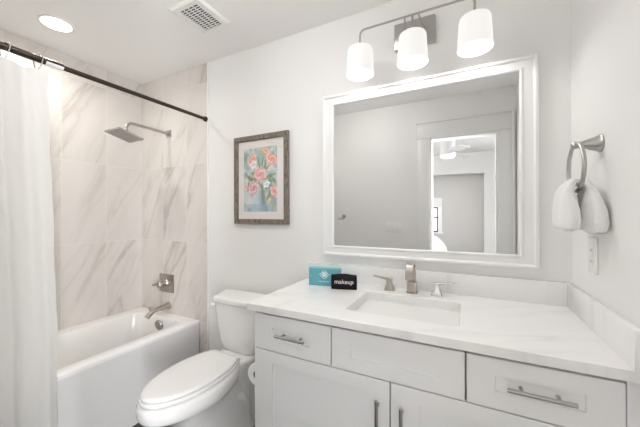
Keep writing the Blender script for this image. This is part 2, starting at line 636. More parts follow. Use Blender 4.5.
# tub spout
sp = thing('tub_spout', (-2.58, 0, .548), 'brushed nickel tub spout over the rim of the bathtub', 'faucet')
s = MB()
pts = [(-2.58, -.003, .546), (-2.58, -.02, .546), (-2.58, -.05, .545), (-2.58, -.09, .544), (-2.58, -.125, .542), (-2.58, -.15, .536), (-2.58, -.172, .520), (-2.58, -.190, .502)]
s.tube(pts, .02, 18, radii=[.030, .028, .019, .017, .018, .020, .019, .018])
s.build('spout_body', M['nickel_warm'], sp)
MB().rev([(.008, 0), (.0075, .5), (.010, .55), (.010, .95), (.006, 1)], (-2.58, -.160, .548), (-2.58, -.166, .578), 14).build('diverter_knob', M['nickel_warm'], sp)

# shower valve
va = thing('shower_valve', (-2.617, 0, .722), 'square nickel shower valve plate with a lever knob on the tile', 'shower valve')
MB().box(-2.692, -2.515, -.012, -.004, .655, .804, .003).build('valve_plate', M['nickel_dark'], va)
k = MB()
k.rev([(.036, 0), (.034, .2), (.026, .4), (.026, 1)], (-2.603, -.012, .731), (-2.603, -.055, .731), 24)
k.rev([(.030, 0), (.031, .15), (.027, .8), (.020, 1)], (-2.603, -.055, .731), (-2.603, -.088, .731), 24)
k.build('valve_knob', M['nickel_warm'], va)
MB().strip([(-2.603, -.070, .731), (-2.625, -.074, .731), (-2.65, -.080, .725), (-2.668, -.086, .723)], (0, .3, 1), [.012, .012, .011, .009], .007).build('lever', M['nickel_warm'], va)

# shower head
sh = thing('rain_shower', (-2.575, 0, 1.956), 'flat square rain shower head on a long nickel wall arm', 'shower')
MB().box(-2.603, -2.547, -.014, -.004, 1.928, 1.984, .003).rev([(.018, 0), (.016, 1)], (-2.575, -.012, 1.956), (-2.575, -.026, 1.956), 18).build('wall_flange', M['steel'], sh)
arm = [(-2.575, -.012, 1.956), (-2.575, -.10, 1.958), (-2.575, -.20, 1.959), (-2.575, -.29, 1.959)]
for k_ in range(1, 8):
    a = PI / 2 * k_ / 7 * .95
    arm.append((-2.575, -.29 - .055 * math.sin(a), 1.959 - .055 * (1 - math.cos(a))))
arm.append((-2.575, -.348, 1.888))
MB().tube(arm, .011, 14).build('shower_arm', M['steel'], sh)
hd = thing
mt_ = Matrix.Translation((-2.575, -.352, 1.862)) @ Matrix.Rotation(-.24, 4, 'X')
h_ = MB()
h_.box(-.089, .089, -.089, .089, -.006, .006, .003, mat=mt_)
h_.build('spray_plate', M['steel'], sh)
c_ = MB()
tb = bmesh.new()
bmesh.ops.create_cone(tb, cap_ends=True, segments=20, radius1=.022, radius2=.014, depth=.03, matrix=Matrix.Translation((0, 0, .019)))
c_.merge(tb, mt_)
tb = bmesh.new()
bmesh.ops.create_uvsphere(tb, u_segments=16, v_segments=10, radius=.016, matrix=Matrix.Translation((0, 0, .036)))
c_.merge(tb, mt_)
c_.build('swivel_joint', M['steel'], sh)
nz_ = MB()
for i in range(9):
    for j in range(9):
        tb = bmesh.new()
        bmesh.ops.create_cone(tb, cap_ends=True, segments=6, radius1=.0022, radius2=.003, depth=.003, matrix=Matrix.Translation(((i - 4) * .019, (j - 4) * .019, -.0072)))
        nz_.merge(tb, mt_)
nz_.build('nozzle_field', M['grey'], sh)['kind'] = 'stuff'

# shower rod
XROD, ZROD = -2.145, 2.012
rod = thing('shower_curtain_rod', (XROD, -.775, ZROD), 'dark bronze tension rod running across the bathtub opening', 'curtain rod')
MB().cyl((XROD, -.012, ZROD), (XROD, -.89, ZROD), .0122, 24).build('inner_tube', M['bronze'], rod)
MB().rev([(.0150, 0), (.0158, .01), (.0158, .99), (.0150, 1)], (XROD, -.876, ZROD), (XROD, YF + .012, ZROD), 24).build('outer_tube', M['bronze'], rod)
for a, b_ in ((-.0045, -.03), (YF + .001, YF + .028)):
    MB().rev([(.017, 0), (.019, .2), (.019, .7), (.015, 1)], (XROD, a, ZROD), (XROD, b_, ZROD), 20).build('end_cap', M['rubber'], rod)
lb = MB()
rgs = []
for y_ in (-.944, -.878):
    arc_ = [(-PI * .80 + PI * .75 * k_ / 10) for k_ in range(11)]
    rgs.append([Vector((XROD + .0164 * math.cos(a), y_, ZROD + .0164 * math.sin(a))) for a in arc_] +
               [Vector((XROD + .0159 * math.cos(a), y_, ZROD + .0159 * math.sin(a))) for a in arc_[::-1]])
lb.loft(rgs).build('label', M['plastic'], rod, label='pale sticker under the joint of the rod')

# shower curtain
cu = MB()
NU, NV = 150, 46
ztop, zbot = 1.966, .045
rows = []
for j in range(NV + 1):
    v = j / NV
    z = ztop + (zbot - ztop) * v
    row = []
    for i in range(NU + 1):
        u = i / NU
        edge = -.936 + .041 * min(1, v / .62) ** .9 - .003 * max(0, v - .62) + .0015 * math.sin(v * 23) + .0015 * math.sin(v * 51 + 1)
        y = edge + (-1.52 - edge) * (u + .010 * math.sin(u * 31 + v * 2))
        amp = (.010 + .010 * min(1, v * 3)) * min(1, .25 + u * 6)
        ph = u * 4.6 * 2 * PI + .3 * math.sin(v * 3 + u * 6)
        x = XROD + amp * math.sin(ph) + .003 * math.sin(u * 71 + v * 4) * min(1, u * 8) + .0012 * math.sin(v * 60 + u * 90)
        sag = -.010 * (math.sin(PI * ((u * (1.52 - .934) + -.028) / .108)) ** 2) * max(0, 1 - v * 14)
        row.append(Vector((x, y, z + sag)))
    rows.append(row)
cu.loft(rows, False, False, wrap=False)
cur = cu.build('shower_curtain', M['curtain'], origin=(XROD, -1.2, 1.0), angle=180)
tag(cur, 'white woven cloth shower curtain hanging in soft folds from the rod', 'shower curtain')

# curtain rings
rg = thing('curtain_ring', (XROD, -.964, ZROD), 'chrome curtain ring nearest the free edge of the shower curtain', 'curtain ring', 'chrome curtain rings on the rod')
pts = []
for k_ in range(22):
    a = 2 * PI * k_ / 22
    x = .0195 * math.sin(a) * (1 if math.cos(a) > -.2 else .75)
    z = .020 * math.cos(a) if math.cos(a) > 0 else .052 * math.cos(a)
    pts.append((XROD + x, -.964 + .010 * math.sin(a) - .008 * (1 - math.cos(a)) * .5, ZROD + z + .001))
MB().tube(pts, .0022, 8, True).build('hook_wire', M['chrome'], rg)
for sx in (-.012, 0, .012):
    tb = bmesh.new()
    bmesh.ops.create_uvsphere(tb, u_segments=10, v_segments=8, radius=.0042, matrix=Matrix.Translation((XROD + sx, -.964, ZROD + .0205 - abs(sx) * .35)))
    b1 = MB(); b1.merge(tb); b1.build('roller_bead', M['chrome'], rg)
lab = ['chrome curtain ring second from the free edge of the shower curtain', 'chrome curtain ring third from the free edge of the shower curtain']
for k_ in (1, 2):
    c = copy_tree(rg, None, (0, -.108 * k_, 0))
    c['label'] = lab[k_ - 1]

# ------------------------------------------------------------------ toilet
TX = -1.667
to = thing('toilet', (TX, -.4, 0), 'white two-piece toilet with closed lid between bathtub and vanity', 'toilet')


def egg(yb, ym, yf, hb, hm, z, n=22, corner=.03, tip=2.0):
    """seat outline: front half is elliptic, the back tapers to a straight edge"""
    pts = []
    for k_ in range(n + 1):
        a = PI * k_ / n
        ca, sa = math.cos(a), math.sin(a)
        pts.append(Vector((TX + hm * math.copysign(abs(ca) ** (2 / tip), ca), ym - (ym - yf) * abs(sa) ** (2 / tip), z)))
    # left side back to the rear edge
    for s in (-1, 1):
        A = Vector((TX + s * hm, ym, z)); B = Vector((TX + s * hb, yb, z)); C = Vector((TX, yb, z))
        seq = []
        for k_ in range(1, 5):
            t_ = k_ / 5
            bul = .012 * math.sin(PI * t_)
            seq.append(A.lerp(B, t_) + Vector((s * bul, 0, 0)))
        e = [B + (A - B).normalized() * corner, B, B + (C - B).normalized() * corner]
        arc = [e[0] * (1 - q) ** 2 + e[1] * 2 * q * (1 - q) + e[2] * q * q for q in (0, .25, .5, .75, 1)]
        seq = [p for p in seq if p.y < e[0].y - .005] + arc
        pts += seq if s == -1 else seq[::-1]
    return pts


E0 = egg(-.296, -.50, -.782, .108, .152, .480, corner=.022)


def ringz(base, d, z):
    return offset_ring(base, d, z)


l = MB()
l.loft([ringz(E0, -.014, .4668), ringz(E0, -.001, .4672), ringz(E0, .000, .4695), ringz(E0, -.001, .476), ringz(E0, -.006, .4805), ringz(E0, -.02, .4825), ringz(E0, -.08, .4835)])
l.build('lid', M['porc'], to, angle=60)
s = MB()
ES = egg(-.296, -.50, -.786, .111, .155, .44)
s.loft([ringz(ES, -.016, .4462), ringz(ES, .001, .4467), ringz(ES, .002, .453), ringz(ES, .000, .4605), ringz(ES, -.004, .463)])
s.build('seat', M['porc'], to, angle=60)
for sx in (-.075, .075):
    MB().rev([(.014, 0), (.015, .1), (.015, .9), (.012, 1)], (TX + sx - .025, -.288, .459), (TX + sx + .025, -.288, .459), 16).build('hinge', M['porc'], to)

b = MB()
prof = [  # z, yb, ym, yf, hb, hm
    (.000, -.14, -.42, -.60, .105, .118),
    (.018, -.14, -.42, -.60, .105, .118),
    (.035, -.15, -.42, -.585, .095, .106),
    (.120, -.16, -.42, -.575, .085, .095),
    (.200, -.17, -.43, -.590, .078, .098),
    (.260, -.20, -.46, -.630, .072, .108),
    (.310, -.23, -.48, -.690, .072, .128),
    (.342, -.25, -.49, -.735, .078, .146),
    (.358, -.26, -.50, -.768, .084, .162),
    (.370, -.26, -.50, -.788, .090, .172),
    (.384, -.26, -.50, -.795, .094, .1755),
    (.422, -.26, -.50, -.796, .096, .1755),
    (.437, -.26, -.50, -.788, .094, .168),
    (.4425, -.26, -.50, -.775, .090, .158)]
rr = [egg(a[1], a[2], a[3], a[4], a[5], a[0]) for a in prof]
b.loft(rr)
b.build('bowl', M['porc'], to, angle=70)
# shelf that carries the tank
d = MB()
d.loft([rpoly([(TX - .085, -.035), (TX - .095, -.20), (TX - .105, -.36), (TX + .105, -.36), (TX + .095, -.20), (TX + .085, -.035)], .02, .0),
        rpoly([(TX - .075, -.035), (TX - .078, -.20), (TX - .075, -.34), (TX + .075, -.34), (TX + .078, -.20), (TX + .075, -.035)], .03, .10),
        rpoly([(TX - .075, -.035), (TX - .078, -.20), (TX - .075, -.34), (TX + .075, -.34), (TX + .078, -.20), (TX + .075, -.035)], .03, .27),
        rpoly([(TX - .110, -.035), (TX - .104, -.20), (TX - .074, -.33), (TX + .074, -.33), (TX + .104, -.20), (TX + .110, -.035)], .03, .37),
        rpoly([(TX - .130, -.035), (TX - .126, -.20), (TX - .086, -.33), (TX + .086, -.33), (TX + .126, -.20), (TX + .130, -.035)], .04, .415),
        rpoly([(TX - .128, -.038), (TX - .124, -.20), (TX - .084, -.33), (TX + .084, -.33), (TX + .124, -.20), (TX + .128, -.038)], .04, .434),
        rpoly([(TX - .120, -.045), (TX - .116, -.20), (TX - .078, -.325), (TX + .078, -.325), (TX + .116, -.20), (TX + .120, -.045)], .04, .440)])
d.build('tank_shelf', M['porc'], to, angle=60)
# trapway swell on both sides
for sx in (-1, 1):
    tr_ = MB()
    ctl = [(.058, -.52, .12), (.058, -.45, .185), (.056, -.37, .235), (.056, -.29, .235), (.056, -.235, .190), (.058, -.205, .11), (.062, -.20, .03)]
    path = []
    for i in range(len(ctl) - 1):
        p0 = Vector(ctl[max(i - 1, 0)]); p1 = Vector(ctl[i]); p2 = Vector(ctl[i + 1]); p3 = Vector(ctl[min(i + 2, len(ctl) - 1)])
        for q in (0, .25, .5, .75):
            path.append(.5 * ((2 * p1) + (p2 - p0) * q + (2 * p0 - 5 * p1 + 4 * p2 - p3) * q * q + (3 * p1 - p0 - 3 * p2 + p3) * q ** 3))
    path.append(Vector(ctl[-1]))
    tr_.tube([(TX + sx * p.x, p.y, p.z) for p in path], .04, 16, radii=[.020 + .024 * min(1, i / 6) for i in range(len(path))])
    tr_.build('trapway', M['porc'], to, angle=80)
# tank
t = MB()


def tank(hb, hf, yf, z, yb=-.045):
    return rpoly([(TX - hb, yb), (TX - hf, yf), (TX, yf - .012), (TX + hf, yf), (TX + hb, yb)], [.02, .045, .05, .045, .02], z)


t.loft([tank(.120, .105, -.185, .440), tank(.150, .124, -.198, .443), tank(.166, .136, -.203, .455), tank(.190, .152, -.209, .50), tank(.213, .172, -.215, .62), tank(.228, .185, -.221, .735)])
t.build('tank', M['porc'], to, angle=50)
t = MB()
t.loft([tank(.224, .180, -.222, .736, -.035), tank(.236, .189, -.230, .741, -.030), tank(.238, .191, -.232, .750, -.028), tank(.237, .190, -.232, .765, -.028),
        tank(.232, .186, -.227, .772, -.032), tank(.20, .16, -.205, .7755, -.05)])
t.build('tank_lid', M['porc'], to, angle=50)
lv = MB()
lv.rev([(.007, 0), (.010, .3), (.010, .85), (.008, 1)], (TX - .178, -.20, .710), (TX - .205, -.212, .710), 14)
lv.build('flush_lever', M['plastic'], to)

# ------------------------------------------------------------------ vanity
HC, CT = .9064, .030
VX0, VX1 = -1.240, -.003
YB, YD = -.530, -.550                       # carcass front, door front
van = thing('vanity_cabinet', (-.62, -.27, 0), 'white shaker vanity cabinet under the quartz countertop', 'cabinet')
c = MB()
zt_ = HC - CT
c.box(VX0, VX0 + .018, YB, -.004, 0, zt_, .001)
c.box(VX1 - .018, VX1, YB, -.004, 0, zt_, .001)
c.box(VX0 + .018, VX1 - .018, -.016, -.004, .1, zt_)
c.box(VX0 + .018, VX1 - .018, YB, -.016, .10, .118)
c.box(VX0 + .018, VX1 - .018, YB + .022, YB + .042, .10, .13)
c.box(VX0 + .018, VX1 - .018, YB + .022, YB + .042, .695, .715)
c.box(VX0 + .018, VX1 - .018, YB + .022, YB + .042, zt_ - .012, zt_)
for x in (-.862, -.398):
    c.box(x - .01, x + .01, YB + .022, YB + .042, .715, zt_ - .012)
c.box(-.643, -.625, YB + .022, YB + .042, .13, .695)
c.box(VX1 - .030 + .006, -.0005, YD, YB + .02, 0, zt_)
c.box(VX1 - .030, -.0005, YB + .004, YB + .02, 0, zt_)
c.build('carcass', M['cab'], van)
MB().box(VX0 + .018, VX1 - .03, -.455, -.44, 0, .10).build('toe_kick', M['cab'], van)


def shaker(x0, x1, z0, z1, fr, name, frz=None):
    frz = frz or fr

    def R(d, dz, y):
        return [Vector((x0 + d, y, z0 + dz)), Vector((x1 - d, y, z0 + dz)), Vector((x1 - d, y, z1 - dz)), Vector((x0 + d, y, z1 - dz))]
    e = .0012
    q = MB()
    q.loft([R(0, 0, YB - .001), R(0, 0, YD + e), R(e, e, YD), R(fr, frz, YD), R(fr + .001, frz + .001, YD + .007)])
    return q.build(name, M['cab'], van, angle=20)


def pull(p0, p1, posts, parent, name='handle'):
    """bar pull with two posts"""
    p0 = Vector(p0); p1 = Vector(p1)
    q = MB()
    q.rev([(.0045, 0), (.0060, .008), (.0060, .992), (.0045, 1)], p0, p1, 16)
    for t_ in posts:
        p = p0.lerp(p1, t_)
        q.cyl(p, (p.x, YD, p.z), .0048, 12)
    q.build(name, M['steel'], parent)


YH = YD - .030
dw = shaker(-1.236, -.8650, .7085, .860, .094, 'drawer', .052)
pull((-1.107, YH, .789), (-.967, YH, .789), (.2, .8), dw)
shaker(-.8595, -.4000, .7085, .860, .078, 'false_front', .050)
dw = shaker(-.3945, -.0295, .7085, .860, .077, 'drawer', .052)
pull((-.290, YH, .789), (-.132, YH, .789), (.23, .77), dw)
dr = shaker(-1.236, -.6370, .105, .7040, .094, 'door', .05)
pull((-.676, YH, .646), (-.676, YH, .480), (.15, .85), dr)
dr = shaker(-.6320, -.0295, .105, .7040, .094, 'door', .05)
pull((-.592, YH, .646), (-.592, YH, .480), (.15, .85), dr)

# countertop with a cut-out
CX0, CX1, CY0, CY1 = -1.260, -.0015, -.5735, -.0015
SX0, SX1, SY0, SY1 = -.843, -.418, -.462, -.150
q = MB()
q.loft([rrect(CX0, CX1, CY0, CY1, .003, HC - CT), rrect(CX0, CX1, CY0, CY1, .003, HC - .002), rrect(CX0 + .002, CX1 - .002, CY0 + .002, CY1 - .002, .003, HC),
        rrect(SX0 - .002, SX1 + .002, SY0 - .002, SY1 + .002, .022, HC), rrect(SX0, SX1, SY0, SY1, .02, HC - .002), rrect(SX0, SX1, SY0, SY1, .02, HC - CT)],
       closed=True)
tag(q.build('countertop', M['quartz'], origin=(-.63, -.28, HC), angle=30), 'white veined quartz countertop on the vanity cabinet', 'countertop')
tag(MB().box(CX0, -.0015, -.0205, -.0015, HC, 1.0064, .0015).build('backsplash', M['quartz'], origin=(-.63, -.011, HC)), 'long white quartz backsplash strip behind the sink', 'backsplash')
tag(MB().box(-.0215, -.0015, -.5735, -.0207, HC, 1.0064, .0015).build('side_splash', M['quartz'], origin=(-.0115, -.3, HC)), 'short white quartz splash strip along the right wall', 'backsplash')

# sink
sk = thing('sink', (-.63, -.306, HC - CT), 'white rectangular undermount sink basin set in the countertop', 'sink')
q = MB()
z0 = HC - CT - .0005
q.loft([rrect(SX0 - .025, SX1 + .025, SY0 - .025, SY1 + .025, .03, z0 - .012), rrect(SX0 - .025, SX1 + .025, SY0 - .025, SY1 + .025, .03, z0),
        rrect(SX0 - .001, SX1 + .001, SY0 - .001, SY1 + .001, .022, z0), rrect(SX0 + .002, SX1 - .002, SY0 + .002, SY1 - .002, .03, z0 - .012),
        rrect(SX0 + .010, SX1 - .010, SY0 + .010, SY1 - .010, .04, z0 - .07), rrect(SX0 + .022, SX1 - .022, SY0 + .022, SY1 - .022, .05, z0 - .115),
        rrect(SX0 + .05, SX1 - .05, SY0 + .05, SY1 - .05, .05, z0 - .132), rrect(SX0 + .15, SX1 - .15, SY0 + .12, SY1 - .12, .03, z0 - .138)])
q.build('basin', M['porc'], sk, angle=40)
MB().rev([(0, 0), (.022, 0), (.022, .7), (.016, 1), (0, 1)], (-.63, -.306, z0 - .138), (-.63, -.306, z0 - .132), 20).build('drain', M['chrome'], sk, label='chrome drain')

# faucet
fa = thing('faucet', (-.635, -.078, HC), 'brushed nickel widespread faucet with arched ribbon spout behind the sink', 'faucet')
fx, fy = -.636, -.080
q = MB()
q.box(fx - .026, fx + .026, fy - .026, fy + .026, HC, HC + .005, .0015)
q.box(fx - .022, fx + .022, fy - .022, fy + .022, HC + .004, HC + .056, .003)
q.build('spout_base', M['nickel_warm'], fa)
pts = [(fx, fy + .004, HC + .055), (fx, fy + .006, HC + .085), (fx, fy + .006, HC + .104)]
for k_ in range(1, 11):
    a = PI * k_ / 10 * .93
    pts.append((fx, fy + .006 - .045 + .045 * math.cos(a), HC + .104 + .044 * math.sin(a)))
pts.append((fx, fy - .0875, HC + .092))
pts.append((fx, fy - .090, HC + .080))
MB().strip(pts, (1, 0, 0), .0165, .005).build('spout', M['nickel_warm'], fa)
for sx, mm, lab_ in ((-1, 'nickel_warm', None), (1, 'nickel_lit', 'lever handle painted lighter where it catches light')):
    hx = fx + sx * .113
    q = MB()
    q.box(hx - .024, hx + .024, fy - .024, fy + .024, HC, HC + .005, .0015)
    q.loft([rrect(hx - .021, hx + .021, fy - .021, fy + .021, .003, HC + .004), rrect(hx - .019, hx + .019, fy - .019, fy + .019, .003, HC + .022),
            rrect(hx - .013, hx + .013, fy - .013, fy + .013, .003, HC + .030), rrect(hx - .013, hx + .013, fy - .013, fy + .013, .003, HC + .050),
            rrect(hx - .010, hx + .010, fy - .010, fy + .010, .003, HC + .054)])
    q.strip([(hx - sx * .014, fy, HC + .054), (hx, fy, HC + .056), (hx + sx * .03, fy, HC + .059), (hx + sx * .085, fy, HC + .066)], (0, 1, 0), [.013, .013, .011, .008], [.006, .006, .0045, .003])
    q.build('handle', M[mm], fa, label=lab_)

# teal box
bx = thing('gift_box', (-1.084, -.152, HC), 'small teal box with white emblem standing on the countertop by backsplash', 'box')
W2, D2, H2 = .0885, .014, .102
bm_ = Matrix.Translation((-1.086, -.142, HC)) @ Matrix.Rotation(math.radians(10), 4, 'Z')
MB().box(-W2, W2, -D2, D2, 0, H2 - .006, .0012, mat=bm_).build('box_body', M['teal'], bx)
MB().box(-W2 - .0008, W2 + .0008, -D2 - .0008, D2 + .0008, H2 - .009, H2, .0012, mat=bm_).build('box_lid', M['tealtop'], bx, label='pale teal top edge')
q = MB()
ec = Vector((.0, -D2 - .0006, .062))


def ringpts(cx, cz, r, n=28, a0=0, a1=2 * PI):
    return [bm_ @ Vector((ec.x + cx + r * math.cos(a0 + (a1 - a0) * k_ / n), ec.y, ec.z + cz + r * math.sin(a0 + (a1 - a0) * k_ / n))) for k_ in range(n)]


for cx, cz in ((-.0085, 0), (.0085, 0), (0, .0085), (0, -.0085)):
    q.tube(ringpts(cx, cz, .0125), .0011, 6, True)
for cx, cz in ((-.0085, 0), (.0085, 0), (0, .0085), (0, -.0085), (0, 0)):
    q.tube(ringpts(cx, cz, .0048, 16), .0010, 6, True)
for s_ in (-1, 1):
    q.tube([bm_ @ Vector((s_ * (.021 + .0035 * k_), ec.y, ec.z + .002 * math.cos(k_ * 2.2))) for k_ in range(4)], .0010, 6)
q.build('emblem', M['white_ink'], bx)
q = MB()
for k_ in range(14):
    if k_ in (4, 9):
        continue
    q.box(-.028 + k_ * .004, -.0252 + k_ * .004, -D2 - .0008, -D2, .0225, .0255, mat=bm_)
q.build('caption', M['white_ink'], bx)

# black makeup pouch
po = thing('makeup_cloth', (-.965, -.19, HC), 'black folded cloth embroidered makeup leaning by the teal box', 'makeup cloth')
pm = Matrix.Translation((-.963, -.170, HC)) @ Matrix.Rotation(math.radians(17), 4, 'Z')
tb = bmesh.new()
bmesh.ops.create_cube(tb, size=1)
bmesh.ops.subdivide_edges(tb, edges=tb.edges, cuts=9, use_grid_fill=True)
PW, PH, PD = .134, .077, .024
for v in tb.verts:
    x, y, z = v.co
    e = 1 - .5 * max(abs(2 * x) ** 6, abs(2 * z) ** 6)
    px = x * PW * (1 - .02 * abs(2 * z) ** 2)
    pz = (z + .5) * PH + (.003 * math.cos(2 * PI * x) if z > .3 else 0) * (z + .5)
    py = y * PD * e + .0015 * noise.noise(Vector((x * 5, z * 5, y)))
    v.co = (px, py, pz)
q = MB(); q.merge(tb, pm)
q.build('cloth_body', M['blackcloth'], po, angle=60)
q = MB()
tm = text_bm('makeup', .0315, .08)
for v in tm.verts:
    v.co.x *= 1.0
    v.co.y *= 1.0
q.merge(tm, pm @ Matrix.Translation((.0, -PD / 2 - .0012, .040)) @ Matrix.Rotation(PI / 2, 4, 'X'))
q.build('embroidery', M['pink_ink'], po, label='white word makeup')

# toilet paper on the cabinet side
RX, RZ, RY0, RY1 = -1.307, .515, -.452, -.352
RZA = RZ + .0112
hp = thing('toilet_roll_holder', (VX0, -.45, .52), 'nickel roll holder on the left side of the vanity', 'roll holder')
q = MB()
q.rev([(.022, 0), (.022, .3), (.010, .5), (.008, 1)], (VX0 - .0005, -.320, RZA), (VX0 - .05, -.320, RZA), 18)
q.tube([(VX0 - .045, -.320, RZA), (RX + .01, -.320, RZA), (RX, -.323, RZA), (RX, -.332, RZA), (RX, -.448, RZA)], .007, 12)
q.build('arm', M['steel'], hp)
tr_ = thing('toilet_paper_roll', (RX, -.40, RZ), 'white toilet paper roll hanging between toilet and vanity', 'toilet paper')
q = MB()
A, B_ = (RX, RY0, RZ), (RX, RY1, RZ)
q.rev([(.020, 0), (.052, 0), (.0545, .03), (.0545, .97), (.052, 1), (.020, 1)], A, B_, 36, False, False)
q.build('tissue', M['tissue'], tr_)
q = MB()
q.rev([(.0200, .002), (.0200, .998), (.0185, .998), (.0185, .002), (.0200, .002)], A, B_, 28, False, False)
q.build('core', M['card'], tr_, label='brown cardboard core')
q = MB()
pts = [(RX - .0555 * math.cos(a), 0, RZ + .0555 * math.sin(a)) for a in [i * .2 for i in range(0, 6)]]
rows = [[Vector((p[0], RY0 + .002, p[2])), Vector((p[0], RY1 - .002, p[2]))] for p in pts[::-1]]
rows += [[Vector((RX - .0555 - .001 * i, RY0 + .003, RZ - .012 * i)), Vector((RX - .0555 - .001 * i, RY1 - .003, RZ - .012 * i))] for i in range(1, 4)]
q.loft(rows, False, False, wrap=False)
q.build('loose_end', M['tissue'], tr_)

# ------------------------------------------------------------------ mirror
mi = thing('wall_mirror', (-.637, 0, 1.52), 'large rectangular mirror in a wide white frame above the sink', 'mirror')
MX0, MX1, MZ0, MZ1 = -1.160, -.115, 1.055, 1.989
IX0, IX1, IZ0, IZ1 = -1.092, -.183, 1.113, 1.931


def fr_ring(d, y):
    return [Vector((MX0 + d, y, MZ0 + d)), Vector((MX1 - d, y, MZ0 + d)), Vector((MX1 - d, y, MZ1 - d)), Vector((MX0 + d, y, MZ1 - d))]


def in_ring(d, y):
    return [Vector((IX0 - d, y, IZ0 - d)), Vector((IX1 + d, y, IZ0 - d)), Vector((IX1 + d, y, IZ1 + d)), Vector((IX0 - d, y, IZ1 + d))]


q = MB()
q.loft([fr_ring(0, -.001), fr_ring(0, -.026), fr_ring(.003, -.030), fr_ring(.012, -.030), fr_ring(.015, -.026), fr_ring(.019, -.022), in_ring(.014, -.019), in_ring(.010, -.023), in_ring(.004, -.023), in_ring(0, -.019), in_ring(0, -.006), in_ring(.004, -.001)], closed=True)
q.build('mirror_frame', M['trim'], mi, angle=20)
MB().box(IX0 - .003, IX1 + .003, -.011, -.005, IZ0 - .003, IZ1 + .003).build('mirror_glass', M['mirror'], mi)

# ------------------------------------------------------------------ picture
pc = thing('framed_picture', (-1.631, 0, 1.528), 'framed watercolour of pink tulips on the wall above the toilet', 'picture')
PX0, PX1, PZ0, PZ1 = -1.857, -1.4055, 1.229, 1.830


def pr(d, y, a=(PX0, PX1, PZ0, PZ1)):
    return [Vector((a[0] + d, y, a[2] + d)), Vector((a[1] - d, y, a[2] + d)), Vector((a[1] - d, y, a[3] - d)), Vector((a[0] + d, y, a[3] - d))]


q = MB()
q.loft([pr(0, -.001), pr(0, -.022), pr(.002, -.024), pr(.030, -.024), pr(.034, -.020), pr(.034, -.001)], closed=True)
q.build('frame', M['wood'], pc, angle=20)
MB().box(PX0 + .033, PX1 - .033, -.010, -.004, PZ0 + .033, PZ1 - .033).build('mat_board', M['mat'], pc, label='pale pinkish white mat')
AX0, AX1, AZ0, AZ1 = -1.776, -1.496, 1.313, 1.746
NXp, NZp = 90, 138
me = bpy.data.meshes.new('print')
vv, ff, cols = [], [], []


def lerp(a, b_, t_):
    return tuple(a[i] + (b_[i] - a[i]) * t_ for i in range(3))


FLOWERS = [(.27, .82, .14, .09, (.80, .33, .30), .3), (.68, .94, .13, .05, (.78, .36, .25), -.3), (.84, .80, .16, .085, (.84, .33, .25), -.2),
           (.50, .58, .19, .105, (.83, .36, .36), 0), (.31, .37, .15, .11, (.74, .30, .40), .15), (.92, .31, .12, .09, (.82, .35, .30), -.3),
           (.07, .40, .06, .07, (.78, .45, .38), .3), (.70, .42, .10, .05, (.88, .80, .80), .2), (.30, .74, .10, .07, (.87, .68, .68), .2)]
LEAVES = [(.05, .62, .22, .50, .02), (.62, .66, .70, .86, .018), (.40, .48, .30, .62, .022), (.56, .44, .60, .10, .03), (.76, .36, .80, .62, .02), (.12, .30, .20, .60, .018), (.10, .55, .40, .46, .035), (.48, .45, .62, .30, .03), (.60, .50, .95, .58, .035), (.70, .75, .52, .52, .03), (.45, .80, .50, .66, .02),
          (.20, .62, .44, .52, .03), (.70, .18, .86, .36, .035), (.85, .52, .98, .44, .025), (.60, .86, .56, .66, .015), (.83, .74, .62, .62, .02), (.36, .28, .46, .46, .02)]


def paint(u, v):
    p = Vector((u * 3.1, v * 4.7, .3))
    a = noise.fractal(p * 1.1, 1.0, 2.0, 5) * .5 + .5
    b2 = noise.fractal(p * 2.3 + Vector((7, 3, 1)), 1.0, 2.0, 4) * .5 + .5
    c0 = lerp((.20, .34, .38), (.60, .68, .67), min(1, max(0, .5 + 2.2 * (a - .45))))
    g2 = noise.fractal(p * 1.7 + Vector((2, 9, 4)), 1.0, 2.0, 4)
    if g2 > .12:
        c0 = lerp(c0, (.46, .48, .30), min(.7, (g2 - .12) * 3))
    if b2 > .52:
        c0 = lerp(c0, (.74, .73, .70), min(.85, (b2 - .52) * 4))
    if v < .33:
        # vase
        wv = .16 + .10 * (1 - v / .33)
        du = abs(u - .50 + .04 * math.sin(v * 9))
        if du < wv:
            c0 = lerp(c0, lerp((.62, .72, .78), (.12, .22, .38), min(1, max(0, .5 + 3.2 * (u - .52) + .7 * (a - .5)))), .75)
    if v < .12:
        c0 = lerp(c0, (.30, .46, .52), .5)
    wob = .02 * noise.noise(Vector((u * 14, v * 18, 2.0)))
    for x0, y0_, x1, y1_, wd in LEAVES:
        dx, dy = x1 - x0, y1_ - y0_
        t_ = max(0, min(1, ((u - x0) * dx + (v - y0_) * dy) / (dx * dx + dy * dy)))
        d_ = math.hypot(u - x0 - dx * t_, (v - y0_ - dy * t_) * 1.45) + wob * .6
        wl = wd * (.35 + math.sin(PI * t_) * .9)
        if d_ < wl:
            g = .5 + .5 * noise.noise(Vector((u * 20, v * 9, 5)))
            c0 = lerp(c0, lerp((.07, .12, .07), (.36, .42, .20), g), .85)
    for fx_, fz_, rx, rz, col, tl in FLOWERS:
        x = u - fx_; y = v - fz_
        xr = x * math.cos(tl) + y * math.sin(tl); yr = -x * math.sin(tl) + y * math.cos(tl)
        ang = math.atan2(yr / rz, xr / rx)
        rad = math.hypot(xr / rx, yr / rz)
        lim = 1 + .13 * math.sin(ang * 5 + fx_ * 20) + wob * 5
        if rad < lim:
            s_ = .5 + .5 * math.sin(rad * 9 + ang * 2 + 2 * noise.noise(Vector((u * 16, v * 16, fx_))))
            cc = lerp(col, (min(1, col[0] + .1), col[1] + .34, col[2] + .32), s_)
            if rad < .35:
                cc = lerp(cc, (col[0] * .75, col[1] * .5, col[2] * .5), .5)
            c0 = lerp(c0, cc, .92)
    return c0


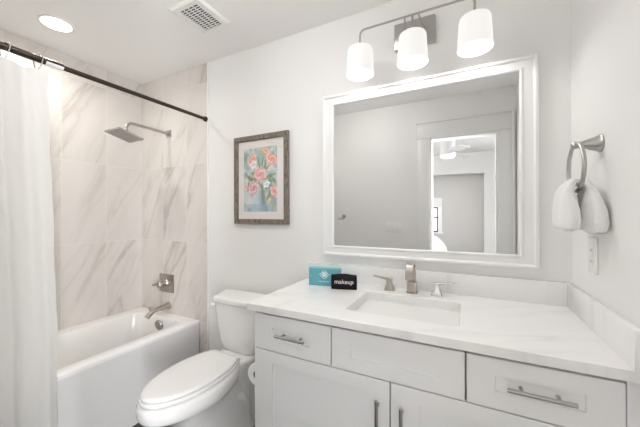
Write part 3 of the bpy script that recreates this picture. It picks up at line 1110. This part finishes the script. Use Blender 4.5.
for j in range(NZp + 1):
    for i in range(NXp + 1):
        u, v = i / NXp, j / NZp
        vv.append((AX0 + (AX1 - AX0) * u - ORI[pc].x, -.0106 - ORI[pc].y, AZ0 + (AZ1 - AZ0) * v - ORI[pc].z))
        cols.append(paint(u, v))
for j in range(NZp):
    for i in range(NXp):
        k_ = j * (NXp + 1) + i
        ff.append((k_, k_ + 1, k_ + NXp + 2, k_ + NXp + 1))
me.from_pydata(vv, [], ff)
ca = me.color_attributes.new('paint', 'FLOAT_COLOR', 'POINT')
for i, c0 in enumerate(cols):
    ca.data[i].color = (*c0, 1)
me.materials.append(M['print'])
po_ = bpy.data.objects.new('art_print', me)
COL.objects.link(po_)
po_.parent = pc
MB().box(PX0 + .034, PX1 - .034, -.0150, -.0135, PZ0 + .034, PZ1 - .034).build('glazing', M['clear'], pc)

# ------------------------------------------------------------------ vanity light
vl = thing('vanity_light', (-.630, 0, 2.225), 'three-shade nickel vanity light fixed to the wall above the mirror', 'wall light')
YS, ZB = -.130, 2.250
MB().box(-.733, -.531, -.026, -.001, 2.158, 2.293, .003).build('back_plate', M['steel'], vl)
q = MB()
sx3 = (-.887, -.6235, -.360)
pts = [(sx3[0], YS, 2.165), (sx3[0], YS, 2.215)]
for k_ in range(0, 8):
    a = PI / 2 * k_ / 7
    pts.append((sx3[0] + .028 - .028 * math.cos(a), YS, ZB - .028 + .028 * math.sin(a)))
pts += [(sx3[0] + .2, YS, ZB), (sx3[1], YS, ZB), (sx3[1] + .2, YS, ZB)]
for k_ in range(0, 8):
    a = PI / 2 * (7 - k_) / 7
    pts.append((sx3[2] - .028 + .028 * math.cos(a), YS, ZB - .028 + .028 * math.sin(a)))
pts += [(sx3[2], YS, 2.215), (sx3[2], YS, 2.165)]
q.tube(pts, .0052, 12)
q.build('bar', M['steel'], vl)
for x in (-.680, -.578):
    MB().tube([(x, -.025, 2.235), (x + (.012 if x < -.63 else -.012), -.08, 2.236), (x + (.02 if x < -.63 else -.02), YS, ZB)], .004, 10).build('strut', M['steel'], vl)
MB().cyl((sx3[1], YS, ZB), (sx3[1], YS, 2.165), .0055, 12).build('stem', M['steel'], vl)
for x in sx3:
    cap = MB().rev([(.006, 0), (.018, .55), (.022, .6), (.022, 1)], (x, YS, 2.182), (x, YS, 2.152), 20).build('socket', M['steel'], vl)
    q = MB()
    q.rev([(.012, 0), (.052, 0), (.0605, .025), (.0635, .08), (.0715, 1), (.0695, 1), (.0615, .08), (.050, .02), (.012, .012)], (x, YS, 2.156), (x, YS, 2.018), 40, False, False)
    shd = q.build('shade', M['opal'], vl, angle=50)
    q = MB()
    q.rev([(0, 0), (.014, .02), (.018, .35), (.030, .6), (.033, .78), (.024, .95), (0, 1)], (x, YS, 2.150), (x, YS, 2.092), 20, False, False)
    q.build('bulb', M['bulb'], shd)
    ld = bpy.data.lights.new('vanity_bulb_light', 'POINT')
    ld.energy = P_SCONCE
    ld.color = (1, .985, .965)
    ld.shadow_soft_size = .03
    lo = bpy.data.objects.new('vanity_bulb_light', ld)
    COL.objects.link(lo)
    lo.parent = vl
    lo.location = Vector((x, YS, 2.058)) - ORI[vl]


# ------------------------------------------------------------------ ceiling: downlights, exhaust vent
def downlight(x, y, watts, label, tone=(1, .985, .965), r=.071, zc=CEIL, spread=PI * .9):
    t_ = thing('recessed_downlight', (x, y, zc), label, 'ceiling light')
    q = MB()
    q.rev([(r + .016, 0), (r + .014, .8), (r + .004, 1), (r, .6), (r, 0)], (x, y, zc), (x, y, zc - .006), 40, False, False)
    q.build('trim_ring', M['plastic'], t_)
    MB().rev([(0, 0), (r, 0), (r * .98, 1), (0, 1)], (x, y, zc - .0005), (x, y, zc - .004), 40, False, False).build('lens', M['canlens'], t_)
    ld = bpy.data.lights.new('downlight_lamp', 'AREA')
    ld.shape = 'DISK'
    ld.size = .10
    ld.energy = watts
    ld.color = tone
    ld.spread = spread
    lo = bpy.data.objects.new('downlight_lamp', ld)
    COL.objects.link(lo)
    lo.parent = t_
    lo.location = (0, 0, -.008)
    return t_


downlight(-2.583, -.735, P_TUB, 'round recessed ceiling downlight glowing over the bathtub', (1, .955, .895))
cl_ = thing('ceiling_fill_lamp', (-1.30, -.86, CEIL), 'round opal glass fill lamp added out of view on the bathroom ceiling', 'ceiling light')
MB().rev([(.11, 0), (.11, 1)], (-1.30, -.86, CEIL), (-1.30, -.86, CEIL - .018), 36).build('base', M['steel'], cl_)  # unseen lamp, added to brighten ceiling and walls
MB().rev([(.135, 0), (.15, .12), (.148, .35), (.125, .7), (.07, .93), (0, 1)], (-1.30, -.86, CEIL - .018), (-1.30, -.86, CEIL - .130), 36, True, False).build('glass_bowl', M['fill_lamp'], cl_)

ve = thing('exhaust_vent', (-1.755, -.39, CEIL), 'square white exhaust fan grille in the ceiling', 'vent')
q = MB()
vx0, vx1, vy0, vy1 = -1.870, -1.645, -.515, -.268
gx0, gx1, gy0, gy1 = -1.826, -1.690, -.478, -.292
q.loft([rrect(vx0, vx1, vy0, vy1, .008, CEIL), rrect(vx0, vx1, vy0, vy1, .008, CEIL - .004), rrect(vx0 + .012, vx1 - .012, vy0 + .012, vy1 - .012, .008, CEIL - .011),
        rrect(gx0, gx1, gy0, gy1, .002, CEIL - .011), rrect(gx0, gx1, gy0, gy1, .002, CEIL)], closed=True)
q.build('grille_frame', M['plastic'], ve, angle=25)
MB().box(gx0, gx1, gy0, gy1, CEIL - .002, CEIL - .0005).build('duct_opening', M['dark'], ve, label='dark slots')
nsl = 12
for k_ in range(nsl + 1):
    y = gy0 + (gy1 - gy0) * k_ / nsl
    MB().box(gx0, gx1, y - .0029, y + .0029, CEIL - .0105, CEIL - .0085).build('slat', M['plastic'], ve)
for k_ in range(1, 4):
    x = gx0 + (gx1 - gx0) * k_ / 4
    MB().box(x - .003, x + .003, gy0, gy1, CEIL - .0107, CEIL - .0080).build('slat', M['plastic'], ve)

# ------------------------------------------------------------------ towel ring and hand towel
RXc, RYc, RZc, RR = -.064, -.305, 1.452, .080
tr = thing('towel_ring', (0, RYc, 1.52), 'brushed nickel towel ring on the right wall', 'towel ring')
q = MB()
q.rev([(.030, 0), (.030, .06), (.026, .12), (.016, .55), (.011, .80), (.0105, 1)], (-.0005, RYc, 1.527), (-.066, RYc, 1.527), 28)
tb = bmesh.new()
bmesh.ops.create_uvsphere(tb, u_segments=16, v_segments=10, radius=.0125, matrix=Matrix.Translation((-.066, RYc, 1.527)))
q.merge(tb)
q.build('wall_post', M['steel'], tr)
MB().tube([(RXc, RYc + RR * math.sin(2 * PI * k_ / 48), RZc + RR * math.cos(2 * PI * k_ / 48)) for k_ in range(48)], .0062, 14, True).build('ring', M['steel'], tr)

# towel: one thick cloth folded over the bottom of the ring
ZP = RZc - RR
ctl = [  # x, z, half width in y, half thickness
    (-.094, 1.243, .084, .010), (-.094, 1.248, .089, .021), (-.093, 1.266, .091, .027), (-.092, 1.300, .087, .0275), (-.0935, 1.336, .077, .0235), (-.0945, 1.374, .058, .016),
    (-.081, 1.398, .041, .012), (-.063, 1.404, .033, .012), (-.047, 1.398, .041, .012), (-.0365, 1.374, .058, .0135), (-.0335, 1.335, .074, .021), (-.0325, 1.295, .086, .0265), (-.032, 1.264, .092, .027), (-.031, 1.244, .091, .021), (-.031, 1.238, .086, .010)]
tb = MB()
rings = []
NP = 64
dense = []
for i in range(len(ctl) - 1):
    for q_ in range(4):
        f = q_ / 4
        p0, p1, p2, p3 = [ctl[max(0, min(len(ctl) - 1, i + k_))] for k_ in (-1, 0, 1, 2)]
        dense.append(tuple(.5 * (2 * p1[c_] + (p2[c_] - p0[c_]) * f + (2 * p0[c_] - 5 * p1[c_] + 4 * p2[c_] - p3[c_]) * f * f + (3 * p1[c_] - p0[c_] - 3 * p2[c_] + p3[c_]) * f ** 3) for c_ in range(4)))
dense.append(ctl[-1])
for i, (x, z, hw, ht) in enumerate(dense):
    a = dense[max(0, i - 1)]; b2 = dense[min(len(dense) - 1, i + 1)]
    tx, tz = b2[0] - a[0], b2[1] - a[1]
    L_ = math.hypot(tx, tz) or 1
    nx, nz2 = -tz / L_, tx / L_
    ring = []
    for k_ in range(NP):
        an = 2 * PI * k_ / NP
        cy_ = math.copysign(abs(math.cos(an)) ** .7, math.cos(an)) * hw
        th = math.copysign(abs(math.sin(an)) ** .6, math.sin(an)) * ht
        fold = .0055 * math.sin(cy_ * 80 + (1.2 if i > len(dense) / 2 else 0)) * min(1, abs(z - 1.404) * 12)
        nn = .0026 * noise.noise(Vector((x * 60, cy_ * 60, z * 60))) + .0016 * noise.noise(Vector((x * 160, cy_ * 160, z * 160)))
        th += fold + nn
        px = min(x + nx * th, -.0035)
        ring.append(Vector((px, RYc - .004 + cy_ + nn, z + nz2 * th + nn + (.006 * math.sin(cy_ * 40) if i in (0, len(dense) - 1) else 0))))
    rings.append(ring)
tb.loft(rings)
tw = tb.build('hand_towel', M['towel'], origin=(RXc, RYc, 1.30), angle=180)
tag(tw, 'fluffy white hand towel folded over the towel ring', 'towel')

# outlet plate below the towel
ou = thing('wall_outlet', (0, -.243, 1.150), 'white outlet plate on the right wall below the hand towel', 'outlet')
MB().box(-.0065, -.0005, -.281, -.205, 1.090, 1.212, .002).build('cover_plate', M['plastic'], ou)
q = MB().box(-.0088, -.006, -.262, -.224, 1.112, 1.190, .0012)
q.build('receptacle', M['plastic'], ou)
for z in (1.131, 1.170):
    q = MB()
    for y, h in ((-.249, .010), (-.237, .008)):
        q.box(-.0091, -.0086, y - .001, y + .001, z - h / 2, z + h / 2)
    q.build('socket_slots', M['dark'], ou)

# ------------------------------------------------------------------ on the wall with the door (seen in the mirror)
rh = thing('robe_hook', (-1.66, YF, 1.27), 'nickel robe hook on the door wall, seen in the mirror', 'hook')
q = MB()
hx, hz = -1.655, 1.268
q.rev([(.024, 0), (.024, .2), (.012, .4), (.010, 1)], (hx, YF + .0005, hz), (hx, YF + .034, hz), 20)
q.build('base', M['nickel_dark'], rh)
q = MB()
q.tube([(hx, YF + .030, hz), (hx - .012, YF + .036, hz - .018), (hx - .022, YF + .042, hz - .030), (hx - .038, YF + .048, hz - .032), (hx - .048, YF + .054, hz - .018)], .0062, 10)
q.build('prong', M['steel'], rh)
q = MB()
q.tube([(hx, YF + .030, hz), (hx + .003, YF + .036, hz - .022), (hx + .003, YF + .044, hz - .038)], .0062, 10)
q.build('prong', M['steel'], rh)

sw = thing('switch_plate', (-1.09, YF, 1.157), 'white three-gang switch plate beside the door, seen in the mirror', 'light switch')
MB().box(-1.172, -1.006, YF + .0005, YF + .006, 1.098, 1.216, .002).build('cover_plate', M['plastic'], sw)
for k_ in range(3):
    x = -1.089 + (k_ - 1) * .046
    MB().box(x - .0165, x + .0165, YF + .0055, YF + .009, 1.124, 1.190, .002).build('rocker', M['plastic'], sw)

# ------------------------------------------------------------------ bedroom things
fn = thing('ceiling_fan', (-.655, -3.2, CEIL), 'white ceiling fan with a glowing light in the room behind the door', 'ceiling fan')
fx_, fy_ = -.655, -3.2
MB().rev([(.100, 0), (.105, .1), (.105, .85), (.115, .9), (.115, 1)], (fx_, fy_, CEIL), (fx_, fy_, 2.165), 32).build('housing', M['fangrey'], fn)
MB().rev([(.098, 0), (.098, .55), (.085, .9), (0, 1)], (fx_, fy_, 2.165), (fx_, fy_, 2.128), 32).build('lamp_bowl', M['fanlamp'], fn)
for k_ in range(3):
    a = math.radians(182 + 120 * k_)
    dx, dy = math.cos(a), math.sin(a)
    MB().strip([(fx_ + dx * .11, fy_ + dy * .11, 2.205), (fx_ + dx * .25, fy_ + dy * .25, 2.20), (fx_ + dx * .50, fy_ + dy * .50, 2.195)], (-dy, dx, .2), [.03, .06, .065], .005).build('blade', M['fangrey'], fn)
for n_, (x, y) in enumerate(((-2.0, -2.9), (-1.7, -2.4), (-2.2, -3.3))):  # bare lights without fixtures, added as bedroom fill
    ld = bpy.data.lights.new('bedroom_fill_light', 'POINT')
    ld.energy = P_BED_FILL / 3
    ld.color = (1, .97, .94)
    ld.shadow_soft_size = .12
    lo = bpy.data.objects.new('bedroom_fill_light', ld)
    COL.objects.link(lo)
    lo.location = (x, y, 1.98)

ac = thing('armchair', (-1.1, -4.25, 0), 'white round-backed armchair under the bedroom window, seen in the mirror', 'chair')
ax, ay = -1.08, -4.25
q = MB()
q.loft([rrect(ax - .30, ax + .30, ay - .30, ay + .30, .12, z) for z in (.12, .40)] + [rrect(ax - .28, ax + .28, ay - .28, ay + .28, .12, .45)])
q.build('seat', M['chair'], ac, angle=50)
q = MB()
rg_ = []
for k_ in range(25):
    a = PI * k_ / 24
    rr_ = .31
    hh = .62 + .26 * math.sin(a)
    cx, cy = ax + rr_ * math.cos(a), ay - .02 - rr_ * math.sin(a) * .95
    ox, oy = math.cos(a) * .045, -math.sin(a) * .045
    rg_.append([Vector((cx - ox, cy - oy, .15)), Vector((cx + ox, cy + oy, .15)), Vector((cx + ox, cy + oy, hh - .03)), Vector((cx, cy, hh)), Vector((cx - ox, cy - oy, hh - .03))])
q.loft(rg_)
q.build('back', M['chair'], ac, angle=60)
for sx in (-1, 1):
    for sy in (-1, 1):
        MB().cyl((ax + sx * .2, ay + sy * .2, 0), (ax + sx * .2, ay + sy * .2, .13), .018, 12).build('leg', M['wood'], ac)
